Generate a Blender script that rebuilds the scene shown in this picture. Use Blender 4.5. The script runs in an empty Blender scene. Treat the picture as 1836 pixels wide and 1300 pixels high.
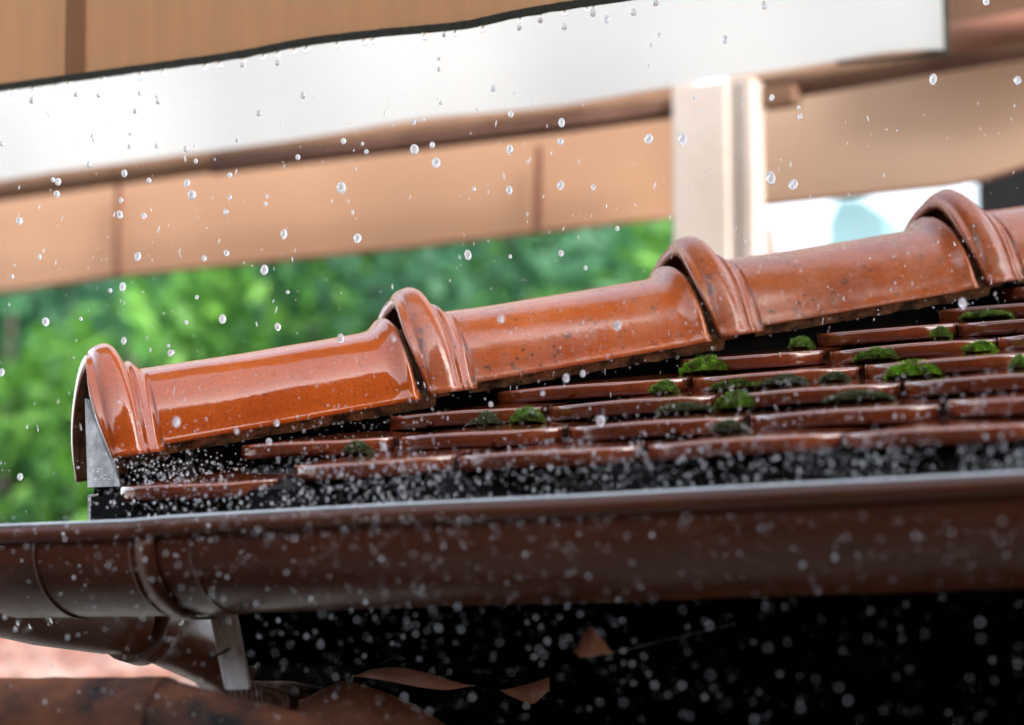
import bpy, bmesh, math, random
from mathutils import Vector, Matrix, noise
R = math.radians
rnd = random.Random(7)
S = bpy.context.scene
COL = S.collection

# ---------------------------------------------------------------- camera
FPX, W0, H0 = 4500.0, 1836.0, 1300.0
GAM, THE = R(26.29), R(8.842)
CAM = Vector((0, 0, 2.2))
fw = Vector((-math.sin(GAM)*math.cos(THE), math.cos(GAM)*math.cos(THE), math.sin(THE)))
rt = Vector((math.cos(GAM), math.sin(GAM), 0))
up = rt.cross(fw)
cd = bpy.data.cameras.new('camera'); cam = bpy.data.objects.new('camera', cd); COL.objects.link(cam)
cam.matrix_world = Matrix(((rt.x, up.x, -fw.x, CAM.x), (rt.y, up.y, -fw.y, CAM.y), (rt.z, up.z, -fw.z, CAM.z), (0, 0, 0, 1)))
cd.sensor_width = 36; cd.lens = FPX/W0*36; cd.clip_start = .05; cd.clip_end = 500
cd.dof.use_dof = True; cd.dof.focus_distance = 2.6; cd.dof.aperture_fstop = 3.3
S.camera = cam

# ---------------------------------------------------------------- world, sun, exposure
SUN_EL, SUN_AZ = 38, 112
w = bpy.data.worlds.new("World"); S.world = w; w.use_nodes = True
nt = w.node_tree; nt.nodes.clear()
sky = nt.nodes.new('ShaderNodeTexSky'); sky.sky_type = 'NISHITA'; sky.sun_disc = False
sky.sun_elevation = R(SUN_EL); sky.sun_rotation = R(SUN_AZ); sky.dust_density = 4; sky.air_density = 1
hs = nt.nodes.new('ShaderNodeHueSaturation'); hs.inputs['Saturation'].default_value = .42
bg = nt.nodes.new('ShaderNodeBackground'); bg.inputs['Strength'].default_value = .15
wo = nt.nodes.new('ShaderNodeOutputWorld')
nt.links.new(sky.outputs[0], hs.inputs['Color']); nt.links.new(hs.outputs[0], bg.inputs['Color']); nt.links.new(bg.outputs[0], wo.inputs[0])
sl = bpy.data.lights.new('sun', 'SUN'); sl.energy = .5; sl.angle = R(20); sl.color = (1, .98, .95)
so = bpy.data.objects.new('sun', sl); COL.objects.link(so)
sd = Vector((math.sin(R(SUN_AZ))*math.cos(R(SUN_EL)), math.cos(R(SUN_AZ))*math.cos(R(SUN_EL)), math.sin(R(SUN_EL))))
so.rotation_euler = sd.to_track_quat('Z', 'Y').to_euler(); so.location = (0, 0, 12)
S.view_settings.view_transform = 'Standard'; S.view_settings.look = 'None'
S.view_settings.gamma = 1; S.view_settings.exposure = 2.3
S.cycles.use_denoising = True
S.cycles.max_bounces = 8; S.cycles.transmission_bounces = 8; S.cycles.caustics_reflective = False

# ---------------------------------------------------------------- helpers
def ray(x, y): return fw + rt*((x-918)/FPX) - up*((y-650)/FPX)
def atY(x, y, Y): d = ray(x, y); return CAM + d*(Y/d.y)          # where the sight line meets the upright plane at distance Y
def atZ(x, y, Z): return CAM + ray(x, y)*Z
def tag(o, label=None, cat=None, group=None, kind=None):
    if label: o['label'] = label
    if cat: o['category'] = cat
    if group: o['group'] = group
    if kind: o['kind'] = kind
    return o
def obj(name, verts, faces, mat, parent=None, smooth=True, mats=None, fm=None):
    me = bpy.data.meshes.new(name); me.from_pydata([tuple(v) for v in verts], [], faces)
    for m in (mats or [mat]): me.materials.append(m)
    if smooth: me.shade_smooth()
    if fm: me.polygons.foreach_set('material_index', fm)
    me.update()
    o = bpy.data.objects.new(name, me); COL.objects.link(o)
    if parent: o.parent = parent
    return o
def empty(name, loc):
    o = bpy.data.objects.new(name, None); COL.objects.link(o); o.location = loc; o.empty_display_size = .05; return o
def put(o, parent):                                               # geometry made in world space, hung under an Empty
    o.parent = parent; o.location = -parent.location; return o
def fixn(o):
    bm = bmesh.new(); bm.from_mesh(o.data); bmesh.ops.recalc_face_normals(bm, faces=bm.faces); bm.to_mesh(o.data); bm.free(); return o
def grid(nu, nv, f, off=0, wrap=False):
    vs = [f(i/(nu-1), j/(nv-1)) for i in range(nu) for j in range(nv)]
    fs = [(off+i*nv+j, off+(i+1)*nv+j, off+(i+1)*nv+j+1, off+i*nv+j+1) for i in range(nu-1) for j in range(nv-1)]
    return vs, fs
def box(a, b, c, d, h, t):                                        # slab: four corners (Vectors) pushed by vector t
    vs = [a, b, c, d] + [v+t for v in (a, b, c, d)]
    fs = [(0, 1, 2, 3), (7, 6, 5, 4), (0, 4, 5, 1), (1, 5, 6, 2), (2, 6, 7, 3), (3, 7, 4, 0)]
    return vs, fs
def tube(pts, rad, n=20, caps=True):
    vs, fs = [], []
    for i, p in enumerate(pts):
        t = (pts[min(i+1, len(pts)-1)]-pts[max(i-1, 0)]).normalized()
        a = t.cross(Vector((0, 0, 1)));  a = a.normalized() if a.length > 1e-4 else Vector((1, 0, 0)); b = a.cross(t)
        r = rad[i] if isinstance(rad, (list, tuple)) else rad
        for k in range(n):
            an = 2*math.pi*k/n; vs.append(p + a*(r*math.cos(an)) + b*(r*math.sin(an)))
    for i in range(len(pts)-1):
        for k in range(n): fs.append((i*n+k, i*n+(k+1) % n, (i+1)*n+(k+1) % n, (i+1)*n+k))
    if caps: fs += [tuple(range(n-1, -1, -1)), tuple(range((len(pts)-1)*n, len(pts)*n))]
    return vs, fs
def join(*vf):
    vs, fs = [], []
    for v, f in vf:
        o = len(vs); vs += v; fs += [tuple(i+o for i in q) for q in f]
    return vs, fs
def interp(xs, ys, x):                                            # smooth (cosine-eased hermite) interpolation of a profile
    if x <= xs[0]: return ys[0]
    if x >= xs[-1]: return ys[-1]
    for i in range(len(xs)-1):
        if x <= xs[i+1]:
            def m(k):
                if k == 0 or k == len(xs)-1: return 0
                a = (ys[k]-ys[k-1])/(xs[k]-xs[k-1]); b = (ys[k+1]-ys[k])/(xs[k+1]-xs[k])
                return 0 if a*b <= 0 else 2*a*b/(a+b)
            h = xs[i+1]-xs[i]; t = (x-xs[i])/h
            return (2*t**3-3*t*t+1)*ys[i] + (t**3-2*t*t+t)*h*m(i) + (-2*t**3+3*t*t)*ys[i+1] + (t**3-t*t)*h*m(i+1)

# ---------------------------------------------------------------- materials
class MT:
    def __init__(s, name):
        s.m = bpy.data.materials.new(name); s.m.use_nodes = True; s.t = s.m.node_tree
        s.b = s.t.nodes['Principled BSDF']; s.out = s.t.nodes['Material Output']
        s.tc = s.t.nodes.new('ShaderNodeTexCoord')
        s.co = s.tc.outputs['Object']
    def n(s, k, **kw):
        q = s.t.nodes.new(k)
        for a, v in kw.items(): setattr(q, a, v)
        return q
    def l(s, a, b): s.t.links.new(a, b)
    def noise(s, sc, det=4, rough=.6, scale3=None, dist=0):
        q = s.n('ShaderNodeTexNoise'); q.inputs['Scale'].default_value = sc; q.inputs['Detail'].default_value = det
        q.inputs['Roughness'].default_value = rough; q.inputs['Distortion'].default_value = dist
        if scale3:
            mp = s.n('ShaderNodeMapping'); mp.inputs['Scale'].default_value = scale3; s.l(s.co, mp.inputs[0]); s.l(mp.outputs[0], q.inputs['Vector'])
        else: s.l(s.co, q.inputs['Vector'])
        return q.outputs[0]
    def ramp(s, src, stops):
        q = s.n('ShaderNodeValToRGB'); e = q.color_ramp.elements
        while len(e) < len(stops): e.new(.5)
        for el, (p, c) in zip(e, stops): el.position = p; el.color = (*c, 1) if len(c) == 3 else c
        s.l(src, q.inputs[0]); return q.outputs[0]
    def mix(s, fac, a, b, mode='MIX'):
        q = s.n('ShaderNodeMix', data_type='RGBA', blend_type=mode)
        for sk, v in ((q.inputs['Factor'], fac), (q.inputs['A'], a), (q.inputs['B'], b)):
            if hasattr(v, 'node'): s.l(v, sk)
            elif isinstance(v, (int, float)): sk.default_value = v
            else: sk.default_value = (*v, 1)
        return q.outputs['Result']
    def bump(s, src, st, dist=.002, prev=None):
        q = s.n('ShaderNodeBump'); q.inputs['Strength'].default_value = st; q.inputs['Distance'].default_value = dist
        s.l(src, q.inputs['Height'])
        if prev: s.l(prev, q.inputs['Normal'])
        return q.outputs[0]
    def set(s, **kw):
        for k, v in kw.items():
            sk = s.b.inputs[k.replace('_', ' ')]
            if hasattr(v, 'node'): s.l(v, sk)
            elif isinstance(v, (int, float)): sk.default_value = v
            else: sk.default_value = (*v, 1) if len(v) == 3 else v
        return s.m
BW = lambda v: (v, v, v)

def glaze(name, base, base2, rough, lichen, coat=.6):
    m = MT(name)
    c = m.mix(m.ramp(m.noise(9, 6, .65), [(.36, BW(0)), (.64, BW(1))]), base, base2)
    c = m.mix(m.ramp(m.noise(5, 7, .75, (1, 1, 2.5)), [(.50, BW(0)), (.72, BW(.25+.45*lichen))]), c, tuple(v*.35 for v in base))
    c = m.mix(m.ramp(m.noise(420, 2, .5), [(.50, BW(0)), (.70, BW(.6))]), c, tuple(v*.4 for v in base))
    spot = m.ramp(m.noise(95, 3, .7), [(.64-.05*lichen, BW(0)), (.68-.05*lichen, BW(1))])
    patch = m.ramp(m.noise(14, 3, .6), [(.5-.12*lichen, BW(0)), (.72-.08*lichen, BW(1))])
    f = m.n('ShaderNodeMath', operation='MULTIPLY'); m.l(spot, f.inputs[0]); m.l(patch, f.inputs[1])
    c = m.mix(f.outputs[0], c, (.022, .022, .018))
    # chalky bloom where the glaze has weathered
    bl = m.ramp(m.noise(22, 6, .7), [(.42, BW(0)), (.75, BW(.5*lichen))])
    c = m.mix(bl, c, (.36, .20, .15))
    rr = m.ramp(m.noise(60, 5, .7), [(.3, BW(rough*.7)), (.75, BW(rough*1.5))])
    b = m.bump(m.noise(130, 3, .6), .10 + .12*lichen, .0012)
    b = m.bump(m.noise(18, 2, .5), .12, .004, b)
    m.set(Base_Color=c, Roughness=rr, Normal=b, IOR=1.5)
    m.b.inputs['Coat Weight'].default_value = coat; m.b.inputs['Coat Roughness'].default_value = rough*.6; m.b.inputs['Coat IOR'].default_value = 1.5
    m.l(b, m.b.inputs['Coat Normal'])
    return m.m
M = {}
M['glaze_new'] = glaze('bright_orange_glaze', (.42, .082, .010), (.32, .054, .008), .10, .05, .35)
M['glaze_mid'] = glaze('worn_orange_glaze', (.43, .100, .020), (.30, .056, .013), .18, .85, .25)
M['glaze_old'] = glaze('weathered_orange_glaze', (.43, .112, .030), (.29, .064, .018), .25, .9, .15)
def clay_edge():
    m = MT('rough_clay_edge'); c = m.ramp(m.noise(70, 5, .7), [(.3, (.03, .018, .01)), (.5, (.22, .09, .04)), (.7, (.12, .10, .05))])
    return m.set(Base_Color=c, Roughness=.8, Normal=m.bump(m.noise(160, 4), .8, .003))
M['edge'] = clay_edge()
def dark(name, c1, c2, rough=.7, sc=30, bs=.5, spec=.5):
    m = MT(name); m.set(Base_Color=m.mix(m.ramp(m.noise(sc, 5, .65), [(.38, BW(0)), (.62, BW(1))]), c1, c2), Roughness=rough, Normal=m.bump(m.noise(sc*3, 4), bs, .002)); m.b.inputs['Specular IOR Level'].default_value = spec
    return m.m
M['mortar'] = dark('crumbling_dark_mortar', (.03, .02, .012), (.26, .14, .07), .9, 45, 1, .2)
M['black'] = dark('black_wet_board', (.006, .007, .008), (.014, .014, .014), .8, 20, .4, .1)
M['void'] = dark('eave_shade_black', (.0015, .0015, .0015), (.004, .0035, .003), .95, 4, .2, .0)  # near-black albedo puts the deep eave shade into the colour
M['white_board'] = dark('weathered_white_board', (.40, .42, .42), (.84, .87, .88), .6, 38, .5)
def flat_tile():
    m = MT('wet_brown_red_clay')
    oi = m.n('ShaderNodeObjectInfo')
    c = m.mix(m.ramp(m.noise(25, 6, .7), [(.36, BW(0)), (.64, BW(1))]), (.25, .058, .018), (.13, .030, .012))
    c2 = m.mix(oi.outputs['Random'], (.75, .75, .75), (1.25, 1.2, 1.15)); c = m.mix(1, c, c2, 'MULTIPLY')
    c = m.mix(m.ramp(m.noise(12, 4, .7), [(.58, BW(0)), (.75, BW(.6))]), c, (.04, .045, .02))
    c = m.mix(m.ramp(m.noise(300, 2), [(.6, BW(0)), (.7, BW(.6))]), c, (.05, .02, .012))
    b = m.bump(m.noise(160, 4, .7), .25, .0015); b = m.bump(m.noise(40, 2), .2, .002, b)
    m.set(Base_Color=c, Roughness=m.ramp(m.noise(45, 4), [(.35, BW(.06)), (.7, BW(.22))]), Normal=b)
    m.b.inputs['Coat Weight'].default_value = 1; m.b.inputs['Coat Roughness'].default_value = .05
    return m.m
M['flat'] = flat_tile()
def gut():
    m = MT('brown_painted_metal')
    c = m.mix(m.noise(8, 4, .6), (.14, .044, .019), (.075, .025, .012))
    c = m.mix(m.ramp(m.noise(6, 5, .7, (1, 1, 5)), [(.52, BW(0)), (.72, BW(.7))]), c, (.02, .014, .012))
    b = m.bump(m.noise(30, 3), .06, .002)
    return m.set(Base_Color=c, Roughness=m.ramp(m.noise(40, 4), [(.3, BW(.26)), (.7, BW(.42))]), Normal=b, IOR=1.45)
M['gutter'] = gut()
M['rim'] = dark('pale_rim_glint', (.50, .56, .60), (.62, .68, .72), .22, 40, .1, .9)  # sky glint along the rim painted as a pale base colour
def fabric(name, c1, c2, streak, transl, spots=0, weave=900):
    m = MT(name)
    c = m.mix(m.noise(3, 3, .5), c1, c2)
    st = m.noise(1, 4, .65, (streak, streak, streak*.02))
    c = m.mix(m.ramp(st, [(.35, BW(.0)), (.7, BW(.26 if streak > 10 else .06))]), c, tuple(v*.62 for v in c1))
    if spots: c = m.mix(m.ramp(m.noise(70, 3, .8), [(.69, BW(0)), (.73, BW(.8))]), c, (.12, .05, .025))
    wv = m.noise(weave, 1)
    c = m.mix(m.ramp(wv, [(.4, BW(.07)), (.6, BW(0))]), c, tuple(v*.5 for v in c1))
    m.set(Base_Color=c, Roughness=.85, Normal=m.bump(wv, .1, .001)); m.b.inputs['Specular IOR Level'].default_value = .15
    tr = m.n('ShaderNodeBsdfTranslucent'); m.l(c, tr.inputs[0]); mx = m.n('ShaderNodeMixShader'); mx.inputs[0].default_value = transl
    m.l(m.b.outputs[0], mx.inputs[1]); m.l(tr.outputs[0], mx.inputs[2]); m.l(mx.outputs[0], m.out.inputs[0])
    return m.m
M['beige_near'] = fabric('tan_striped_canvas', (.78, .50, .28), (.73, .46, .25), 55, .45, 1)
M['beige_seam'] = fabric('darker_tan_canvas', (.36, .19, .095), (.33, .17, .085), 55, .3, 1)
M['white_fab'] = fabric('off_white_canvas', (.85, .865, .85), (.83, .845, .83), 3, .5)
M['beige_far'] = fabric('peach_tan_canvas', (.72, .46, .30), (.66, .43, .28), 4, .35)
M['beige_grey'] = fabric('greyish_tan_canvas', (.70, .50, .36), (.66, .50, .38), 4, .35)
M['seam_far'] = dark('brown_seam_band', (.22, .09, .055), (.26, .11, .065), .8, 10, .1)
M['hem'] = dark('black_green_mouldy_hem', (.008, .010, .006), (.03, .03, .015), .7, 150, .8, .3)
M['rail'] = dark('brown_painted_rail', (.15, .085, .055), (.20, .115, .075), .9, 8, .2, .1)
M['rail_dark'] = dark('dark_mauve_rail', (.10, .052, .038), (.13, .068, .05), .9, 8, .2, .1)
M['post'] = dark('pale_beige_post_paint', (.62, .53, .47), (.68, .60, .54), .6, 6, .1)
M['post_rim'] = dark('greyish_post_groove', (.50, .43, .38), (.56, .49, .44), .6, 6, .1)
def glassm():
    m = MT('clear_water'); m.set(Base_Color=(1, 1, 1), Roughness=0.0, IOR=1.33); m.b.inputs['Transmission Weight'].default_value = 1; return m.m
M['water'] = glassm()
def sprm(name, f):
    m = MT(name); m.set(Base_Color=(1, 1, 1), Roughness=0.0, IOR=1.33); m.b.inputs['Transmission Weight'].default_value = 1
    tr = m.n('ShaderNodeBsdfTranslucent'); tr.inputs[0].default_value = (.88, .94, 1, 1); d = m.n('ShaderNodeBsdfDiffuse'); d.inputs[0].default_value = (.88, .94, 1, 1)
    a = m.n('ShaderNodeAddShader'); mx = m.n('ShaderNodeMixShader'); mx.inputs[0].default_value = f
    m2 = m.n('ShaderNodeMixShader'); m2.inputs[0].default_value = .5; m.l(tr.outputs[0], m2.inputs[1]); m.l(d.outputs[0], m2.inputs[2])
    m.l(m.b.outputs[0], mx.inputs[1]); m.l(m2.outputs[0], mx.inputs[2]); m.l(mx.outputs[0], m.out.inputs[0]); m.t.nodes.remove(a); return m.m
M['spray'] = sprm('whitened_spray_water', .30); M['drop'] = sprm('whitened_raindrop_water', .4)  # white mixed into the water stands for sky refracted in the drops
def leafm(name, c1, c2):
    m = MT(name); g = m.n('ShaderNodeNewGeometry')
    c = m.mix(g.outputs['Random Per Island'], c1, c2)
    m.set(Base_Color=c, Roughness=.6)
    tr = m.n('ShaderNodeBsdfTranslucent'); m.l(c, tr.inputs[0]); mx = m.n('ShaderNodeMixShader'); mx.inputs[0].default_value = .4
    m.l(m.b.outputs[0], mx.inputs[1]); m.l(tr.outputs[0], mx.inputs[2]); m.l(mx.outputs[0], m.out.inputs[0])
    return m.m
def mossm(name, c1, c2):
    m = MT(name); g = m.n('ShaderNodeNewGeometry')
    c = m.mix(g.outputs['Random Per Island'], c1, c2); c = m.mix(m.ramp(m.noise(110, 3, .6), [(.44, BW(0)), (.62, BW(.8))]), c, (.07, .06, .02)); return m.set(Base_Color=c, Roughness=.7)
M['moss_bright'] = mossm('bright_green_moss', (.13, .38, .012), (.30, .55, .03))
M['moss_mid'] = mossm('mid_green_moss', (.08, .22, .015), (.20, .36, .04))
M['moss_dark'] = mossm('dark_grey_green_moss', (.05, .10, .035), (.16, .20, .11))
M['bark'] = dark('grey_bark', (.08, .06, .045), (.12, .1, .08), .9, 20)
M['ground'] = dark('wet_sandstone_paving', (.25, .235, .21), (.32, .30, .27), .5, 3)
def oldwood():
    m = MT('weathered_grey_wood')
    c = m.ramp(m.noise(20, 6, .7, (3, 3, .35), 2), [(.33, (.16, .16, .16)), (.45, (.72, .74, .75)), (.7, (.86, .88, .88))])
    return m.set(Base_Color=c, Roughness=.8, Normal=m.bump(m.noise(40, 5, .7, (3, 3, .4)), .7, .002))
M['oldwood'] = oldwood()
def logw():
    m = MT('red_brown_grained_wood'); wv = m.n('ShaderNodeTexWave'); wv.inputs['Scale'].default_value = 55; wv.inputs['Distortion'].default_value = 5; m.l(m.co, wv.inputs[0])
    return m.set(Base_Color=m.mix(wv.outputs[1], (.10, .045, .03), (.26, .14, .10)), Roughness=.8)
M['log'] = logw()
M['terra'] = dark('old_terracotta', (.30, .12, .065), (.42, .18, .10), .7, 14, .4)
M['terra_far'] = dark('wet_orange_roof_clay', (.26, .07, .03), (.50, .36, .30), .7, 5, .3)
M['terra_dirty'] = dark('dark_mottled_roof_clay', (.014, .013, .013), (.16, .06, .03), .85, 8, .6, .15)  # near-black clay broken by brown patches
M['teal'] = dark('teal_grey_render', (.13, .24, .26), (.17, .29, .31), .8, 2)
M['added_house_dark'] = dark('added_house_boards', (.10, .05, .03), (.13, .07, .045), .8, 3, .2, .1)
M['glass_dark'] = dark('dark_window_glass', (.02, .025, .03), (.03, .03, .035), .1, 1, 0)
M['pinkred'] = dark('faded_red_canvas', (.6, .25, .22), (.65, .3, .28), .8, 3)

# ================================================================ SETTING
tag(obj('ground', [(-60, -30, 0), (60, -30, 0), (60, 120, 0), (-60, 120, 0)], [(0, 1, 2, 3)], M['ground']), kind='structure')

# ---------------------------------------------------------------- roof geometry
TP = math.tan(R(18.6))
P0 = atZ(122, 627, 2.62)
AX = Vector((1, 1, TP)).normalized(); LAT = Vector((1, -1, 0)).normalized(); NRM = AX.cross(LAT); NRM = -NRM if NRM.z < 0 else NRM
HB = P0 - NRM*.124                        # hip base line start
EY0, GAUGE = 2.0083, .108               # front edge of the first course, plan gauge
ZR = atZ(180, 620, 2.62)
def roofz(y): return ZR.z - .113 + TP*(y-ZR.y)
def course(k): y = EY0 + GAUGE*(k-1); return y, roofz(y)
def xon(px, y, z):                        # world x of the point on the line (.., y, z) seen at picture column px
    a = rt*FPX - fw*(px-918); return -((y-CAM.y)*a.y+(z-CAM.z)*a.z)/a.x

roof = empty('tiled_roof', (P0.x, EY0, 0))
tag(roof, 'lower roof slope of overlapping brown red flat tiles, wet and mossy, above the gutter', 'roof')
# boards under the tiles, hip board, fascia, soffit, wall
def rs(x, y, dz): return Vector((x, y, roofz(y)+dz))
XR = 2.2
hx = ZR.x
vs, fs = box(rs(hx+.10, EY0+.03, -.028), rs(XR, EY0+.03, -.028), rs(XR+1.5, EY0+2.0, -.028), rs(hx+2.05, EY0+2.0, -.028), 0, Vector((0, 0, -.02)))
put(obj('roof_boarding', vs, fs, M['black'], smooth=False), roof)
# hip board: upright board under the ridge tiles
a = HB + AX*.10; b = HB + AX*2.6
dn = Vector((0, 0, -.075)); th = LAT*.045
vs, fs = box(a - LAT*.0 + NRM*.0, b - LAT*.0, b - LAT*.0 + dn, a - LAT*.0 + dn, 0, th)
put(obj('hip_board', vs, fs, M['black'], smooth=False), roof)
# fascia behind the gutter, soffit
fy = EY0+.05
zf = roofz(fy)-.03
fx0, fx1 = atY(162, 930, fy).x, atY(405, 1110, fy).x
vs, fs = (lambda *a: a[0])(box(Vector((fx0, fy, zf)), Vector((XR, fy, zf)), Vector((XR, fy, zf-.09)), Vector((fx0, fy, zf-.09)), 0, Vector((0, .02, 0))), box(Vector((fx1, fy+.002, zf-.08)), Vector((XR, fy+.002, zf-.08)), Vector((XR, fy+.002, zf-.17)), Vector((fx1, fy+.002, zf-.17)), 0, Vector((0, .02, 0))))
put(obj('fascia_board', vs, fs, M['black'], smooth=False), roof)
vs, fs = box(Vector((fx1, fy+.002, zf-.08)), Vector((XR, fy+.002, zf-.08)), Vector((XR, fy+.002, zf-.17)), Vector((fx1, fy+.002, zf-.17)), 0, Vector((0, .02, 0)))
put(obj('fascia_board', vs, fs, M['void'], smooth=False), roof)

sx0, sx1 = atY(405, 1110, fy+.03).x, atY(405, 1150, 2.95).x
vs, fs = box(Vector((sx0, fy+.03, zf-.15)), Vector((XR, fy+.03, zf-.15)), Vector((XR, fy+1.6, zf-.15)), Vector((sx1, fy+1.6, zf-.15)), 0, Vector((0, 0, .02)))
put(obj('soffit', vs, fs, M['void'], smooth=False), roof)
# white verge board and far-side dark boards at the open hip end
p = [atZ(156, 745, 2.70), atZ(190, 745, 2.70), atZ(214, 868, 2.68), atZ(160, 880, 2.68), ]
vs, fs = box(atZ(152, 715, 2.66), atZ(180, 722, 2.66), atZ(216, 872, 2.60), atZ(157, 874, 2.64), 0, fw*.010)
put(obj('verge_board', vs, fs, M['white_board'], smooth=False), roof)
vs, fs = box(atZ(157, 888, 2.66), atZ(171, 888, 2.66), atZ(164, 936, 2.66), atZ(158, 938, 2.66), 0, fw*.02)
put(obj('verge_board', vs, fs, M['white_board'], smooth=False), roof)
vs, fs = box(atZ(170, 830, 2.735), atZ(420, 790, 2.735), atZ(420, 945, 2.735), atZ(166, 950, 2.735), 0, fw*.02)
put(obj('hip_end_board', vs, fs, M['black'], smooth=False), roof)

# ---------------------------------------------------------------- flat tiles
TW = .187
def flat_tile_mesh(w, seed, dz=0):
    rr = random.Random(seed); L = .20; T = .0142; ph_ = rr.uniform(0, 6)
    nu = 26; prof = []
    for i in range(nu):
        u = -1+2*i/(nu-1)
        u = math.copysign(1-(1-abs(u))**1.35, u)
        edge = .050*abs(u)**3.4 + .006*math.sin(1.8*u+ph_)
        camber = -.0022*u*u + .0005*math.sin(3*u+seed)
        col = []
        def P(y, z): col.append(Vector((u*w/2, y, z+camber)))
        P(L, 0)
        for q in (.14, .10, .07, .045): P(max(q, edge+.004), 0.0)
        P(edge+.006, .0002)
        for a in range(0, 91, 18):
            P(edge+.0038*(1-math.sin(R(a))), -.0034*(1-math.cos(R(a))))
        P(edge-.0004, -T*.6); P(edge+.001, -T); P(edge+.02, -T-.001); P(L, -T)
        prof.append(col)
    n = len(prof[0]); vs = [v for c in prof for v in c]
    fs = [(i*n+j, i*n+(j+1) % n, (i+1)*n+(j+1) % n, (i+1)*n+j) for i in range(nu-1) for j in range(n)]
    fs += [tuple(range(n)), tuple(range((nu-1)*n+n-1, (nu-1)*n-1, -1))]
    return vs, fs
ROWS = {1: [465], 2: [380, 665, 971], 3: [650, 940, 1257, 1590], 4: [845, 1204, 1515], 5: [1181, 1454, 1763],
        6: [1430, 1688], 7: [1655], 8: [1760]}
tilt = math.atan(TP) - math.atan(.0145/GAUGE)
MESH = []
for s_ in range(8):
    vs, fs = flat_tile_mesh(TW-.007, s_)
    o = obj('roof_tile', vs, fs, M['flat']); MESH.append(o.data); bpy.data.objects.remove(o)
def lay(x, k, name='roof_tile', dz=0, ry=0, wd=TW):
    y, z = course(k)
    o = bpy.data.objects.new(name, rnd.choice(MESH)); COL.objects.link(o)
    o.parent = roof
    o.scale.x = wd/TW
    o.location = Vector((x+wd/2+rnd.uniform(-.002, .002), y+rnd.uniform(-.003, .003), z+dz+rnd.uniform(-.001, .001))) - roof.location
    o.rotation_euler = (tilt+R(rnd.uniform(-.5, .5)), ry+R(rnd.uniform(-.35, .35)), R(rnd.uniform(-.6, .6)))
    return o
for k, js in ROWS.items():
    y, z = course(k); xs = [xon(j, y, z) for j in js]
    while xs[-1] + TW < xon(1980, y, z): xs.append(xs[-1]+TW)
    for i_, x in enumerate(xs): lay(x, k, wd=max(.165, min(.24, xs[i_+1]-x)) if i_+1 < len(xs) else TW)
y, z = course(1)
lay(xon(158, y, z-.012), 1, dz=-.012)
# far slope of the hip, beyond the ridge tiles
def farp(t, s, dz=0): q = HB + AX*t - Vector((1, 0, 0))*s; return Vector((q.x, q.y, q.z - TP*s + dz))
vs, fs = box(farp(.35, .10, .0), farp(2.6, .10, .0), farp(2.6, .3, .0), farp(.6, .3, .0), 0, Vector((0, 0, -.02)))
put(obj('far_slope', vs, fs, M['flat'], smooth=False), roof)

# ---------------------------------------------------------------- ridge tiles
RW, RH, TH, CL = .105, .090, .011, .34
XS = [0, .003, .009, .018, .025, .0305, .0345, .0385, .0425, .049, .20, .302, .310, .318, .3225, .328, .334, .365]
D_T = [.025, .029, .0325, .0340, .0305, .018, .0095, .0115, .0085, .001, 0, .0005, .0025, .0095, .0125, .008, -.003, -.004]
D_S = [.012, .014, .0155, .016, .015, .0125, .0075, .0085, .0055, .001, 0, .001, .003, .0065, .008, .005, -.003, -.004]
def ridge_surface(s, ph, inner, seed):
    sn = max(0, math.sin(ph)); wgt = sn**(4.2 if s < .2 else 3.2)
    # the moulding lines sweep in a slow S down the side
    sw = .009*math.sin(2*ph)*(1 if ph < math.pi/2 else -1)
    fade = max(0, 1-s/.075) if s < .15 else max(0, (s-.26)/.10)
    ss = s + (-sw if s < .15 else -sw)*fade
    d = interp(XS, D_S, ss)*(1-wgt)+interp(XS, D_T, ss)*wgt
    if inner: d = (d*.85 - TH*.7) if s < .06 else d*.75 - TH
    lip = .0045*math.exp(-((math.pi-ph if ph > math.pi/2 else ph)/.05)**2)
    if inner: lip *= .3
    wob = .0008*noise.noise(Vector((s*14, ph*1.5, seed*3.1)))
    rw, rh = RW+d*.9+lip+wob, RH+d+wob
    pw = (.0125 if ph < math.pi/2 else .002)*abs(math.sin(2*ph))**1.2*(max(0, 1-s/.075) if s < .15 else .75*max(0, (s-.27)/.095))
    low = -.006 if s < .055 else 0
    z = rh*math.sin(ph)**.94 if math.sin(ph) > 0 else 0
    base = -.004+ low*(1-sn)
    ln = (.017*min(1, max(0, (.115-s)/.065)) if s < .2 else .014*max(0, min(1, (s-.28)/.035)))*sn**1.6
    return AX*(s-pw+ln) + LAT*(rw*math.cos(ph)) + NRM*(z + base)
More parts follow.
